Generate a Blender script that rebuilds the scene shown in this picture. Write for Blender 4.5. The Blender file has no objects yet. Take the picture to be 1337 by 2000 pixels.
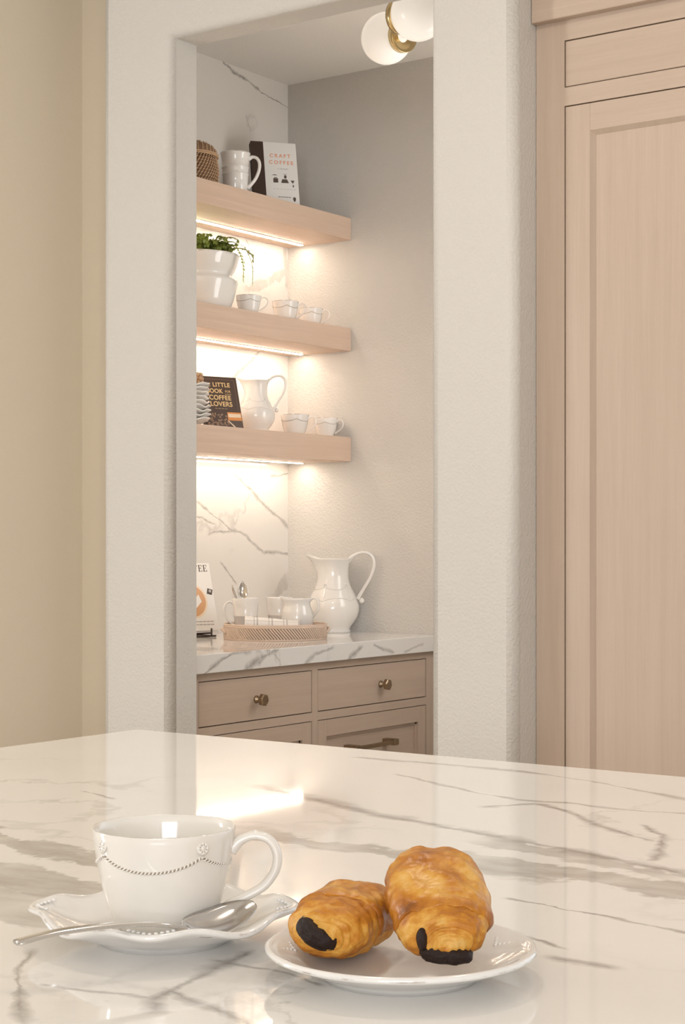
import bpy, bmesh, math, random
from mathutils import Vector, Matrix, noise
from math import sin, cos, pi, radians, sqrt, atan2, exp

# ------------------------------------------------------------------ camera, world, lights, exposure
SC = bpy.context.scene
COL = SC.collection
YAW = math.atan2(.58, .8145)
cam = bpy.data.cameras.new('camera')
cam.sensor_width = 36
cam.lens = 3289 / 2000 * 36
cam.shift_y = 0.029
cam.clip_start = .02
CAM = bpy.data.objects.new('camera', cam)
CAM.location = (0, 0, 1.2)
CAM.rotation_euler = (pi / 2, 0, YAW)
COL.objects.link(CAM)
SC.camera = CAM

world = bpy.data.worlds.new('world')
world.use_nodes = True
bg = world.node_tree.nodes['Background']
bg.inputs[0].default_value = (.86, .93, 1, 1)
bg.inputs[1].default_value = 1.0
SC.world = world

def area(name, loc, rot, sx, sy, power, color):
    l = bpy.data.lights.new(name, 'AREA')
    l.shape = 'RECTANGLE'; l.size = sx; l.size_y = sy
    l.energy = power; l.color = color
    o = bpy.data.objects.new(name, l)
    o.location = loc; o.rotation_euler = rot
    COL.objects.link(o)
    return o

# daylight through the tall side window on the left, plus two added unseen fills
area('daylight_side_window', (-5.12, -.40, 1.55), (0, -pi / 2, 0), 1.9, .5, 50, (1, 1, .99))
area('added_rear_fill', (1.65, -2.92, 1.88), (radians(82), 0, radians(24)), 2.1, 1.4, 58, (.92, .955, 1))  # unseen fill added behind the camera for frontal light
area('added_pantry_fill', (-1.80, 3.98, 1.80), (0, pi / 2, 0), 1.0, .42, 3.6, (1, .97, .93))  # unseen fill added inside the pantry to brighten shelf fronts and marble

# two unseen fill lights added below the kitchen ceiling to brighten the island
for x, y, w in ((-1.45, 1.80, 4.8), (-.70, 2.05, 2.4)):
    o = area('added_island_fill', (x, y, 2.735), (0, 0, 0), .12, .12, w, (1, .88, .75))
    o.data.shape = 'DISK'

SC.view_settings.view_transform = 'Standard'
SC.view_settings.look = 'None'
SC.view_settings.exposure = 0.65
SC.view_settings.gamma = 1
SC.view_settings.use_curve_mapping = False

# ------------------------------------------------------------------ node helpers
class NT:
    def __init__(self, name):
        self.m = bpy.data.materials.new(name); self.m.use_nodes = True
        self.t = self.m.node_tree; self.b = self.t.nodes['Principled BSDF']
        self.tc = None
    def n(self, typ, **kw):
        nd = self.t.nodes.new(typ)
        for k, v in kw.items(): setattr(nd, k, v)
        return nd
    def link(self, a, b): self.t.links.new(a, b)
    def put(self, sock, v):
        if isinstance(v, (int, float)): sock.default_value = v
        elif isinstance(v, (tuple, list)):
            sock.default_value = (*v, 1) if len(v) == 3 and sock.type == 'RGBA' else v
        else: self.link(v, sock)
    def coords(self):
        if self.tc is None: self.tc = self.n('ShaderNodeTexCoord')
        return self.tc.outputs['Object']
    def math(self, op, a, b=0.0, clamp=False):
        nd = self.n('ShaderNodeMath', operation=op, use_clamp=clamp)
        self.put(nd.inputs[0], a); self.put(nd.inputs[1], b)
        return nd.outputs[0]
    def vmath(self, op, a, b):
        nd = self.n('ShaderNodeVectorMath', operation=op)
        self.put(nd.inputs[0], a); self.put(nd.inputs[1], b)
        return nd.outputs['Value'] if op == 'DOT_PRODUCT' else nd.outputs['Vector']
    def scale(self, v, s):
        nd = self.n('ShaderNodeVectorMath', operation='SCALE')
        self.put(nd.inputs[0], v); self.put(nd.inputs['Scale'], s)
        return nd.outputs['Vector']
    def noise(self, vec, scale, detail=3, rough=.5, out='Fac', dist=0.0):
        nd = self.n('ShaderNodeTexNoise')
        self.put(nd.inputs['Vector'], vec)
        nd.inputs['Scale'].default_value = scale; nd.inputs['Detail'].default_value = detail
        nd.inputs['Roughness'].default_value = rough; nd.inputs['Distortion'].default_value = dist
        return nd.outputs[out]
    def maprange(self, v, a, b, c=0.0, d=1.0, smooth=True):
        nd = self.n('ShaderNodeMapRange', interpolation_type='SMOOTHSTEP' if smooth else 'LINEAR')
        for i, x in enumerate((v, a, b, c, d)): self.put(nd.inputs[i], x)
        return nd.outputs[0]
    def mix(self, f, a, b):
        nd = self.n('ShaderNodeMix', data_type='RGBA')
        self.put(nd.inputs['Factor'], f)
        self.put(nd.inputs[6], a); self.put(nd.inputs[7], b)
        return nd.outputs[2]
    def bump(self, h, dist, strength=1.0):
        nd = self.n('ShaderNodeBump')
        nd.inputs['Strength'].default_value = strength; nd.inputs['Distance'].default_value = dist
        self.link(h, nd.inputs['Height']); self.link(nd.outputs[0], self.b.inputs['Normal'])
    def attr(self, name):
        nd = self.n('ShaderNodeAttribute', attribute_name=name)
        return nd.outputs['Fac']
    def set(self, color=None, rough=None, metal=None, spec=None, **kw):
        if color is not None: self.put(self.b.inputs['Base Color'], color)
        if rough is not None: self.put(self.b.inputs['Roughness'], rough)
        if metal is not None: self.put(self.b.inputs['Metallic'], metal)
        if spec is not None: self.put(self.b.inputs['Specular IOR Level'], spec)
        for k, v in kw.items(): self.put(self.b.inputs[k.replace('_', ' ')], v)
        return self.m

def flat(name, color, rough=.5, metal=0.0, **kw):
    return NT(name).set(color, rough, metal, **kw)

def paint(name, color, bump=.0007):
    t = NT(name); c = t.coords()
    a = t.noise(c, 150, 3, .55)
    h = t.maprange(a, .38, .66)
    t.bump(h, bump, .75)
    return t.set(color, .62, spec=.35)

def wood(name, light, dark, grain='Y', rough=.42):
    t = NT(name); c = t.coords()
    mp = t.n('ShaderNodeMapping')
    s = {'X': (1.6, 55, 55), 'Y': (55, 1.6, 55), 'Z': (55, 55, 1.6)}[grain]
    mp.inputs['Scale'].default_value = s
    t.link(c, mp.inputs['Vector'])
    a = t.noise(mp.outputs[0], 1.0, 6, .6, dist=.35)
    mp2 = t.n('ShaderNodeMapping')
    mp2.inputs['Scale'].default_value = tuple(x * 5 for x in s)
    t.link(c, mp2.inputs['Vector'])
    f = t.noise(mp2.outputs[0], 1.0, 3, .6)
    b = t.noise(c, 2.2, 2)
    k = t.math('ADD', t.maprange(a, .1, .9), t.math('MULTIPLY', t.math('SUBTRACT', f, .5), .9))
    k = t.math('ADD', k, t.math('MULTIPLY', t.math('SUBTRACT', b, .5), .5), clamp=True)
    t.bump(f, .0004, .35)
    return t.set(t.mix(k, dark, light), rough, spec=.4)

def marble(name, axes, veins, base=(.83, .79, .74), rough=.06, generic=.5, amp=1.0):
    """white marble: a list of (points, half width, strength, tint) veins in two of the world's axes, plus faint ones everywhere"""
    t = NT(name); c = t.coords()
    n1 = t.noise(c, 3.2, 4, .55, 'Color')
    n2 = t.noise(c, 16, 5, .62, 'Color')
    d = t.vmath('ADD', t.scale(t.vmath('SUBTRACT', n1, (.5, .5, .5)), .075 * amp), t.scale(t.vmath('SUBTRACT', n2, (.5, .5, .5)), .05 * amp))
    p = t.vmath('ADD', c, d)
    wob = t.noise(c, 11, 4, .6)
    tot = None; wide = None
    for pts, hw, st, kind in veins:
        for (a, b) in zip(pts, pts[1:]):
            L = sqrt((b[0] - a[0])**2 + (b[1] - a[1])**2)
            ux, uy = (b[0] - a[0]) / L, (b[1] - a[1]) / L
            def v3(x, y):
                q = [0, 0, 0]; q[axes[0]] = x; q[axes[1]] = y
                return tuple(q)
            q = t.vmath('SUBTRACT', p, v3((a[0] + b[0]) / 2, (a[1] + b[1]) / 2))
            s = t.math('ABSOLUTE', t.vmath('DOT_PRODUCT', q, v3(ux, uy)))
            e = t.math('ABSOLUTE', t.vmath('DOT_PRODUCT', q, v3(-uy, ux)))
            w = t.math('MULTIPLY', t.maprange(wob, .3, .7, .25, 1.75), hw)
            m = t.math('SUBTRACT', 1.0, t.math('DIVIDE', e, w), clamp=True)
            if kind == 'band': m = t.maprange(m, 0, .35)
            m = t.math('MULTIPLY', m, t.maprange(s, L / 2 + hw * 1.5, L / 2 - hw, 0, st))
            if kind == 'band': wide = m if wide is None else t.math('MAXIMUM', wide, m)
            else: tot = m if tot is None else t.math('MAXIMUM', tot, m)
    # generic veining: zero crossings of a low noise
    g = t.noise(t.vmath('ADD', c, t.scale(n2, .12)), 1.9, 3, .5)
    gv = t.maprange(t.math('ABSOLUTE', t.math('SUBTRACT', g, .47)), .012, 0, 0, 1)
    gm = t.maprange(t.noise(c, 2.6, 2), .45, .66)
    gv = t.math('MULTIPLY', t.math('MULTIPLY', gv, gm), generic)
    tot = gv if tot is None else t.math('MAXIMUM', tot, gv)
    cloud = t.math('MULTIPLY', t.maprange(t.noise(c, 2.4, 4, .6), .5, .8), .22)
    streak = t.noise(t.vmath('MULTIPLY', p, (9, 26, 26)), 2.0, 4, .6)
    col = t.mix(cloud, base, (.70, .665, .62))
    if wide is not None:
        wide = t.math('MULTIPLY', wide, t.maprange(streak, .25, .75, .62, 1.0))
        col = t.mix(wide, col, (.43, .395, .35))
    col = t.mix(t.math('MULTIPLY', tot, t.maprange(streak, .3, .7, .6, 1.0)), col, (.235, .205, .18))
    return t.set(col, rough, spec=.85)

M = {}
M['paint'] = paint('greige_textured_paint', (.655, .625, .583))
M['paint_smooth'] = paint('tan_smooth_paint', (.80, .71, .57), .0002)
M['ceiling'] = paint('ceiling_paint', (.87, .84, .79), .0005)
M['floor'] = wood('floor_oak', (.74, .64, .52), (.64, .54, .43), 'Y', .35)
SH_L, SH_D = (.71, .54, .42), (.62, .455, .345)
CB_L, CB_D = (.57, .45, .36), (.505, .39, .305)
M['shelf'] = wood('shelf_oak', SH_L, SH_D, 'Y')
M['cab_y'] = wood('cabinet_oak_long', CB_L, CB_D, 'Y')
M['cab_x'] = wood('cabinet_oak_cross', CB_L, CB_D, 'X')
M['cab_z'] = wood('cabinet_oak_upright', CB_L, CB_D, 'Z')
M['gap'] = flat('dark_cabinet_inside', (.06, .042, .03), .8)
M['brass'] = flat('antique_brass', (.36, .27, .18), .34, 1.0)
M['satin_brass'] = flat('satin_brass', (.78, .62, .34), .25, 1.0)
M['steel'] = flat('polished_steel', (.62, .60, .58), .16, 1.0)

def glaze(name, color, rough=.1):
    t = NT(name)
    w = t.math('MULTIPLY', t.math('POWER', t.attr('wear'), 3.0), t.maprange(t.noise(t.coords(), 55, 4, .6), .44, .66, 0, .9))
    return t.set(t.mix(w, color, (.33, .245, .17)), rough, spec=.5, Coat_Weight=.3, Coat_Roughness=.04)
M['glaze'] = glaze('white_glaze', (.82, .79, .75))
M['glaze_cream'] = glaze('cream_white_glaze', (.83, .78, .71))
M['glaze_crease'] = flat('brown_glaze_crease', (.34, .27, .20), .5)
def opal():
    t = NT('opal_glass')
    return t.set((.86, .84, .81), .22, spec=.5, Emission_Color=(1, .9, .78), Emission_Strength=.28)
M['opal'] = opal()
def led():
    t = NT('led_diffuser')
    return t.set((.9, .8, .6), .5, Emission_Color=(1, .86, .71), Emission_Strength=31.0)
M['led'] = led()
M['rattan'] = flat('pale_rattan', (.66, .51, .405), .6)
M['rattan_dark'] = flat('dark_rattan', (.235, .135, .075), .7)
M['rattan_tan'] = flat('tan_rattan', (.55, .36, .215), .6)
M['paper'] = flat('white_paper', (.80, .78, .75), .5)
M['pages'] = flat('book_pages', (.75, .70, .62), .8)
M['book_brown'] = flat('dark_brown_cloth', (.045, .022, .014), .6)
M['cover_brown'] = flat('brown_black_cover', (.075, .042, .028), .38)
M['coral'] = flat('coral_print', (.78, .33, .20), .5)
M['gold'] = flat('gold_print', (.78, .56, .27), .5)
M['print_dark'] = flat('dark_print', (.10, .07, .055), .5)
M['print_grey'] = flat('grey_print', (.42, .38, .35), .5)
M['print_line'] = flat('border_print', (.20, .13, .09), .5)
M['print_amber'] = flat('amber_print', (.70, .28, .07), .4)
M['print_cream'] = flat('cream_print', (.80, .66, .50), .4)
M['print_latte'] = flat('latte_print', (.62, .34, .16), .4)
M['iron'] = flat('dark_iron', (.07, .05, .04), .45, .7)
M['choc'] = None
def chocolate():
    t = NT('dark_chocolate'); c = t.coords()
    n = t.noise(c, 420, 4, .65)
    t.bump(n, .0012, .9)
    return t.set(t.mix(n, (.010, .005, .004), (.032, .015, .011)), .5, spec=.25)
M['choc'] = chocolate()
def pastry_mat(name, glz):
    t = NT(name); c = t.coords()
    k = t.attr('bake')
    n = t.noise(c, 60, 5, .65); f = t.noise(c, 260, 4, .65)
    mp = t.n('ShaderNodeMapping'); mp.inputs['Scale'].default_value = (22, 190, 120)
    t.link(t.vmath('ADD', c, t.scale(t.noise(c, 40, 2, .5, 'Color'), .02)), mp.inputs['Vector'])
    lay = t.noise(mp.outputs[0], 1.0, 4, .6)
    v = t.math('ADD', k, t.math('MULTIPLY', t.math('SUBTRACT', n, .5), .95))
    v = t.math('ADD', v, t.math('MULTIPLY', t.math('SUBTRACT', lay, .5), .75 if not glz else .3))
    v = t.math('ADD', v, t.math('MULTIPLY', t.math('SUBTRACT', f, .5), .25), clamp=True)
    r = t.n('ShaderNodeValToRGB'); t.link(v, r.inputs[0])
    e = r.color_ramp.elements
    e[0].position = 0; e[0].color = (.76, .485, .17, 1)
    e[1].position = 1; e[1].color = (.20, .065, .012, 1)
    for p, cc in ((.28, (.66, .335, .060, 1)), (.5, (.52, .20, .020, 1)), (.75, (.37, .125, .017, 1))):
        x = e.new(p); x.color = cc
    h = t.math('ADD', t.math('MULTIPLY', lay, .9 if not glz else .35), t.math('MULTIPLY', f, .35))
    t.bump(h, .0016, .6)
    return t.set(r.outputs[0], .34 if glz else .48, spec=.32, Subsurface_Weight=.0)
M['pastry'] = pastry_mat('flaky_pastry', False)
M['crust'] = pastry_mat('glazed_crust', True)
def leaf():
    t = NT('fern_green'); n = t.noise(t.coords(), 45, 2)
    return t.set(t.mix(n, (.09, .17, .02), (.40, .43, .08)), .45)
M['leaf'] = leaf()
M['soil'] = flat('dark_soil', (.05, .035, .025), .9)
def linen():
    t = NT('striped_linen'); c = t.coords()
    sp = t.n('ShaderNodeSeparateXYZ'); t.link(c, sp.inputs[0])
    def stripe(x, per, w, off=0.0):
        return t.math('LESS_THAN', t.math('FRACT', t.math('ADD', t.math('DIVIDE', x, per), 10 + off)), w)
    s = t.math('MAXIMUM', stripe(sp.outputs[0], .042, .09), stripe(sp.outputs[0], .042, .05, .2))
    s = t.math('MAXIMUM', s, stripe(t.math('ADD', sp.outputs[2], t.math('MULTIPLY', sp.outputs[1], .6)), .017, .1))
    w = t.noise(c, 700, 2)
    t.bump(w, .0006, .6)
    return t.set(t.mix(t.math('MULTIPLY', s, .75), (.78, .74, .70), (.36, .32, .30)), .85)
M['linen'] = linen()

# ------------------------------------------------------------------ object helpers
def link(o, parent=None):
    COL.objects.link(o)
    if parent is not None: o.parent = parent
    return o
def mesh_obj(name, verts, faces, mat, parent=None, smooth=False, mats=None):
    me = bpy.data.meshes.new(name)
    me.from_pydata([tuple(v) for v in verts], [], faces)
    for m in (mats or [mat]): me.materials.append(m)
    if smooth: me.polygons.foreach_set('use_smooth', [True] * len(me.polygons))
    me.update()
    return link(bpy.data.objects.new(name, me), parent)
def bm_obj(name, bm, mat, parent=None, smooth=False):
    me = bpy.data.meshes.new(name)
    bmesh.ops.recalc_face_normals(bm, faces=bm.faces)
    bm.to_mesh(me); bm.free()
    me.materials.append(mat)
    if smooth: me.polygons.foreach_set('use_smooth', [True] * len(me.polygons))
    return link(bpy.data.objects.new(name, me), parent)
def thing(name, label, cat, loc=(0, 0, 0), rotz=0.0, group=None):
    o = bpy.data.objects.new(name, None); link(o)
    o.empty_display_size = .05
    o.location = loc; o.rotation_euler = (0, 0, rotz)
    return tag(o, label, cat, group)
def tag(o, label, cat, group=None):
    o['label'] = label; o['category'] = cat
    if group: o['group'] = group
    return o
def structure(o):
    o['kind'] = 'structure'; return o
def box_bm(bm, lo, hi, bevel=0.0, seg=2):
    r = bmesh.ops.create_cube(bm, size=1)
    vs = r['verts']
    for v in vs:
        v.co = Vector([(lo[i] + hi[i]) / 2 + v.co[i] * (hi[i] - lo[i]) for i in range(3)])
    if bevel:
        es = list({e for v in vs for e in v.link_edges})
        bmesh.ops.bevel(bm, geom=es, offset=bevel, segments=seg, affect='EDGES', profile=.5)
def box(name, lo, hi, mat, parent=None, bevel=0.0, seg=2):
    bm = bmesh.new(); box_bm(bm, lo, hi, bevel, seg)
    return bm_obj(name, bm, mat, parent)
def boxes(name, lst, mat, parent=None, bevel=0.0):
    bm = bmesh.new()
    for lo, hi in lst: box_bm(bm, lo, hi, bevel)
    return bm_obj(name, bm, mat, parent)
def set_attr(o, name, vals):
    a = o.data.attributes.new(name, 'FLOAT', 'POINT')
    a.data.foreach_set('value', vals)
def lathe(name, prof, mat, parent=None, seg=64, warp=None, wear=(), smooth=True):
    """revolve (r, z) pairs; warp(theta, r, z, i) -> (r, z)"""
    V = []; Fc = []; n = len(prof); wv = []
    for i, (r, z) in enumerate(prof):
        for s in range(seg):
            th = 2 * pi * s / seg
            rr, zz = warp(th, r, z, i) if warp else (r, z)
            V.append((rr * cos(th), rr * sin(th), zz))
            wv.append(1.0 if i in wear else 0.0)
    for i in range(n - 1):
        for s in range(seg):
            a, b = i * seg + s, i * seg + (s + 1) % seg
            Fc.append((a, b, b + seg, a + seg))
    if prof[0][0] < 1e-6 or prof[-1][0] < 1e-6:
        pass
    o = mesh_obj(name, V, Fc, mat, parent, smooth)
    bm = bmesh.new(); bm.from_mesh(o.data)
    lay = bm.verts.layers.float.new('wear')
    bm.verts.ensure_lookup_table()
    for v, w in zip(bm.verts, wv): v[lay] = w
    bmesh.ops.remove_doubles(bm, verts=bm.verts, dist=1e-6)
    bmesh.ops.recalc_face_normals(bm, faces=bm.faces)
    bm.to_mesh(o.data); bm.free()
    if smooth: o.data.polygons.foreach_set('use_smooth', [True] * len(o.data.polygons))
    return o
def spline(pts, n):
    """Catmull-Rom through pts (tuples of any length)"""
    out = []; P = [pts[0]] + list(pts) + [pts[-1]]
    for i in range(1, len(P) - 2):
        for k in range(n):
            t = k / n
            out.append(tuple(.5 * (2 * b + (c - a) * t + (2 * a - 5 * b + 4 * c - d) * t * t + (3 * b - a - 3 * c + d) * t**3)
                             for a, b, c, d in zip(P[i - 1], P[i], P[i + 1], P[i + 2])))
    out.append(tuple(pts[-1]))
    return out
def tube_data(path, rad, seg=10, up=None, V=None, Fc=None, cap=True):
    """sweep an elliptical section (rad: number, pair or per-point list of them) along path"""
    V = [] if V is None else V; Fc = [] if Fc is None else Fc
    P = [Vector(p) for p in path]; n = len(P); base = len(V)
    ref = Vector(up) if up else None
    for i in range(n):
        t = (P[min(i + 1, n - 1)] - P[max(i - 1, 0)]).normalized()
        if up: b = ref - t * ref.dot(t)
        else:
            if ref is None: ref = Vector((0, 0, 1)) if abs(t.z) < .9 else Vector((1, 0, 0))
            b = ref - t * ref.dot(t); ref = b.normalized()
        b.normalize(); a = t.cross(b)
        r = rad[i] if isinstance(rad, list) else rad
        ra, rb = r if isinstance(r, tuple) else (r, r)
        for s in range(seg):
            th = 2 * pi * s / seg
            V.append(P[i] + a * ra * cos(th) + b * rb * sin(th))
    for i in range(n - 1):
        for s in range(seg):
            x, y = base + i * seg + s, base + i * seg + (s + 1) % seg
            Fc.append((x, y, y + seg, x + seg))
    if cap:
        Fc.append(tuple(base + s for s in range(seg))[::-1])
        Fc.append(tuple(base + (n - 1) * seg + s for s in range(seg)))
    return V, Fc
def tube(name, path, rad, mat, parent=None, seg=10, up=None):
    V, Fc = tube_data(path, rad, seg, up)
    return mesh_obj(name, V, Fc, mat, parent, True)
def blob_data(V, Fc, c, ax, nu=6, nv=4):
    """small ellipsoid with axis vectors ax (three Vectors)"""
    b = len(V); c = Vector(c)
    for j in range(nv + 1):
        ph = pi * j / nv
        for i in range(nu):
            th = 2 * pi * i / nu
            V.append(c + ax[0] * sin(ph) * cos(th) + ax[1] * sin(ph) * sin(th) + ax[2] * cos(ph))
    for j in range(nv):
        for i in range(nu):
            x, y = b + j * nu + i, b + j * nu + (i + 1) % nu
            Fc.append((x, y, y + nu, x + nu))
def text(name, body, size, mat, parent, loc, spacing=1.0, align='CENTER', depth=.0002, bold=0.0):
    """flat print on a front face that looks along -Y of its parent"""
    cu = bpy.data.curves.new(name, 'FONT')
    cu.body = body; cu.size = size; cu.align_x = align; cu.space_character = spacing
    cu.extrude = depth; cu.offset = bold
    tmp = bpy.data.objects.new(name, cu)
    me = bpy.data.meshes.new_from_object(tmp)
    bpy.data.objects.remove(tmp); bpy.data.curves.remove(cu)
    me.name = name
    me.transform(Matrix.Translation(loc) @ Matrix.Rotation(pi / 2, 4, 'X'))
    me.materials.clear(); me.materials.append(mat)
    return link(bpy.data.objects.new(name, me), parent)
def poly_prism(V, Fc, pts, y0, y1):
    """extrude an (x, z) outline from y0 to y1"""
    b = len(V); n = len(pts)
    for y in (y0, y1):
        for x, z in pts: V.append((x, y, z))
    Fc.append(tuple(b + i for i in range(n))); Fc.append(tuple(b + n + i for i in range(n))[::-1])
    for i in range(n):
        j = (i + 1) % n
        Fc.append((b + i, b + n + i, b + n + j, b + j))
def prism(name, pts, y0, y1, mat, parent=None):
    V, Fc = [], []; poly_prism(V, Fc, pts, y0, y1)
    o = mesh_obj(name, V, Fc, mat, parent)
    bm = bmesh.new(); bm.from_mesh(o.data); bmesh.ops.recalc_face_normals(bm, faces=bm.faces); bm.to_mesh(o.data); bm.free()
    return o
def copy_tree(o, parent=None):
    c = o.copy(); COL.objects.link(c)
    if parent is not None: c.parent = parent
    for ch in list(o.children): copy_tree(ch, c)
    return c

# ------------------------------------------------------------------ the room
ROOM_H = 2.75
JL, JR, PL, PR = -2.656, -1.927, -2.878, -1.7187        # opening jambs and outer ends of the front wall
YF, YB0 = 3.025, 3.12
HEAD = 2.402
XM, YBK, PCEIL = -3.283, 4.308, 2.667

structure(box('floor', (-5.3, -3.2, -.06), (3.1, 4.45, 0), M['floor']))
structure(box('ceiling', (-5.3, -3.2, ROOM_H), (3.1, 4.45, ROOM_H + .06), M['ceiling']))
# the front wall with the pantry opening, rounded plaster corners
def front_wall():
    V, Fc = [], []
    pts = [(PL, 0), (PL, ROOM_H), (PR, ROOM_H), (PR, 0), (JR, 0), (JR, HEAD), (JL, HEAD), (JL, 0)]
    poly_prism(V, Fc, pts, YF, YB0)
    bm = bmesh.new()
    vs = [bm.verts.new(v) for v in V]
    for f in Fc: bm.faces.new([vs[i] for i in f])
    bmesh.ops.recalc_face_normals(bm, faces=bm.faces)
    def near(a, b): return abs(a - b) < 1e-4
    es = []
    for e in bm.edges:
        a, b = e.verts[0].co, e.verts[1].co
        if near(a.y, YF) and near(b.y, YF):
            if near(a.x, b.x) or (near(a.z, HEAD) and near(b.z, HEAD)): es.append(e)
    bmesh.ops.bevel(bm, geom=es, offset=.021, segments=8, affect='EDGES', profile=.5)
    o = bm_obj('wall_front', bm, M['paint'])
    me = o.data
    me.polygons.foreach_set('use_smooth', [p.area < .2 and abs(p.normal.x) + abs(p.normal.y) + abs(p.normal.z) > 1.02 for p in me.polygons])
    return structure(o)
front_wall()
structure(box('wall_recess', (-3.40, YB0, 0), (-2.74, 3.168, ROOM_H), M['paint_smooth']))
structure(boxes('wall_hall', [((-3.15, 2.80, 0), (-3.038, YB0, ROOM_H)), ((-5.2, 2.80, 0), (-3.15, 2.90, ROOM_H))], M['paint_smooth']))
# room walls behind the camera, openings for the side window and added rear fill
WY0, WY1, WZ0, WZ1 = -.74, -.06, .5, 2.5
structure(boxes('wall_west', [((-5.3, -3.1, 0), (-5.2, WY0, ROOM_H)), ((-5.3, WY1, 0), (-5.2, 2.9, ROOM_H)),
                              ((-5.3, WY0, 0), (-5.2, WY1, WZ0)), ((-5.3, WY0, WZ1), (-5.2, WY1, ROOM_H))], M['paint']))
structure(boxes('wall_south', [((-5.2, -3.1, 0), (.4, -3.0, ROOM_H)), ((2.85, -3.1, 0), (3.0, -3.0, ROOM_H)),
                               ((.4, -3.1, 0), (2.85, -3.0, 1.08)), ((.4, -3.1, 2.66), (2.85, -3.0, ROOM_H))], M['paint']))
structure(box('wall_east', (2.9, -3.0, 0), (3.0, 4.4, ROOM_H), M['paint']))
# the pantry behind the opening
def marble_wall_veins():
    b = [[(3.94, 2.69), (4.0, 2.655), (4.094, 2.63), (4.171, 2.615), (4.31, 2.596)],
         [(3.994, 1.69), (4.12, 1.765), (4.17, 1.81)], [(4.03, 1.41), (4.197, 1.31)],
         [(3.80, 1.33), (3.86, 1.312), (4.02, 1.241), (4.081, 1.229), (4.184, 1.172), (4.31, 1.16)],
         [(3.80, 1.28), (3.945, 1.251)], [(3.974, 1.134), (4.05, 1.078)], [(4.22, 1.411), (4.31, 1.419)], [(4.17, 1.326), (4.31, 1.246)],
         [(3.92, 1.22), (4.02, 1.236)], [(4.10, 2.14), (4.14, 2.09)]]
    out = [(p, .0065, .75, 'line') for p in b]
    out[0] = (b[0], .006, 1.0, 'line')
    out += [([(4.09, 1.985), (4.2, 2.03), (4.31, 2.075)], .018, .6, 'band'), ([(4.285, 2.14), (4.305, 2.02)], .012, .6, 'band'),
            ([(4.24, 1.03), (4.31, 1.075)], .02, .5, 'band')]
    return out
M['marble_wall'] = marble('marble_backsplash', (1, 2), marble_wall_veins(), (.80, .765, .72), .1, .35, .55)
structure(box('wall_left', (XM - .12, 3.168, 0), (XM, YBK, PCEIL), M['marble_wall']))
structure(box('wall_back', (XM - .12, YBK, 0), (-1.73, YBK + .1, PCEIL), M['paint']))
structure(boxes('wall_right', [((-1.83, YB0, 0), (-1.73, 3.75, PCEIL)), ((-1.83, 4.21, 0), (-1.73, YBK, PCEIL)),
                               ((-1.83, 3.75, 0), (-1.73, 4.21, 1.28)), ((-1.83, 3.75, 2.32), (-1.73, 4.21, PCEIL))], M['paint']))  # opening made for the added pantry fill light
structure(box('ceiling_pantry', (XM - .12, YB0, PCEIL), (-1.73, YBK + .1, PCEIL + .06), M['ceiling']))

# ------------------------------------------------------------------ kitchen island
isl = [([(-1.20, 1.52), (-1.11, 1.484), (-.889, 1.407), (-.749, 1.370), (-.589, 1.3195), (-.45, 1.28)], .015, .95, 'line'),
       ([(-1.25, 1.79), (-1.026, 1.799), (-.909, 1.774), (-.76, 1.711), (-.6, 1.66)], .008, .85, 'line'),
       ([(-1.12, 1.69), (-1.044, 1.652), (-.913, 1.602), (-.717, 1.614)], .007, .8, 'line'),
       ([(-.90, 1.54), (-.875, 1.585), (-.822, 1.56), (-.773, 1.509), (-.686, 1.454)], .008, 1.0, 'line'),
       ([(-.725, 1.525), (-.688, 1.487), (-.638, 1.363)], .008, .9, 'line'),
       ([(-.66, 1.152), (-.529, 1.1306), (-.47, 1.12)], .0045, .9, 'line'),
       ([(-.582, 1.05), (-.55, 1.036)], .008, .95, 'line'), ([(-.542, 1.006), (-.50, 1.0)], .008, .8, 'line'),
       ([(-1.337, 1.369), (-1.27, 1.348)], .006, .8, 'line'),
       ([(-.842, .81), (-.80, .76), (-.718, .689)], .008, .8, 'line'),
       ([(-.675, .75), (-.689, .77), (-.711, .844), (-.72, .9)], .008, .95, 'line'),
       ([(-.70, .795), (-.656, .779), (-.60, .757)], .0075, .95, 'line'), ([(-.726, .867), (-.678, .8675), (-.63, .85)], .006, .8, 'line'),
       ([(-.771, .755), (-.693, .774)], .004, .6, 'line'),
       ([(-1.0, 1.262), (-.901, 1.245), (-.771, 1.263), (-.622, 1.26), (-.45, 1.258)], .036, .95, 'band'),
       ([(-.80, 1.36), (-.70, 1.335), (-.60, 1.30)], .022, .8, 'band'),
       ([(-1.45, 1.20), (-1.18, 1.10), (-1.0, 1.07)], .030, .95, 'band'),
       ([(-1.35, 1.02), (-1.07, 1.01), (-.92, .975)], .036, .95, 'band'),
       ([(-1.2, .93), (-.95, .905), (-.88, .90)], .042, .75, 'band')]
M['marble_island'] = marble('marble_island', (0, 1), isl, (.88, .845, .80), .045, .3, .5)
def island():
    o = box('island_worktop', (-1.71, .52, .87), (1.3, 1.871, .92), M['marble_island'], None, .003, 3)
    tag(o, 'polished white marble island worktop with grey veins in the foreground', 'worktop')
    t = thing('island_cabinet', 'oak cabinet that carries the big veined marble island worktop', 'cabinet', (0, 0, 0))
    box('body', (-1.66, .80, .09), (1.25, 1.82, .868), M['cab_z'], t)
    box('toe_kick', (-1.60, .86, 0), (1.19, 1.76, .09), M['gap'], t)
island()

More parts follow.
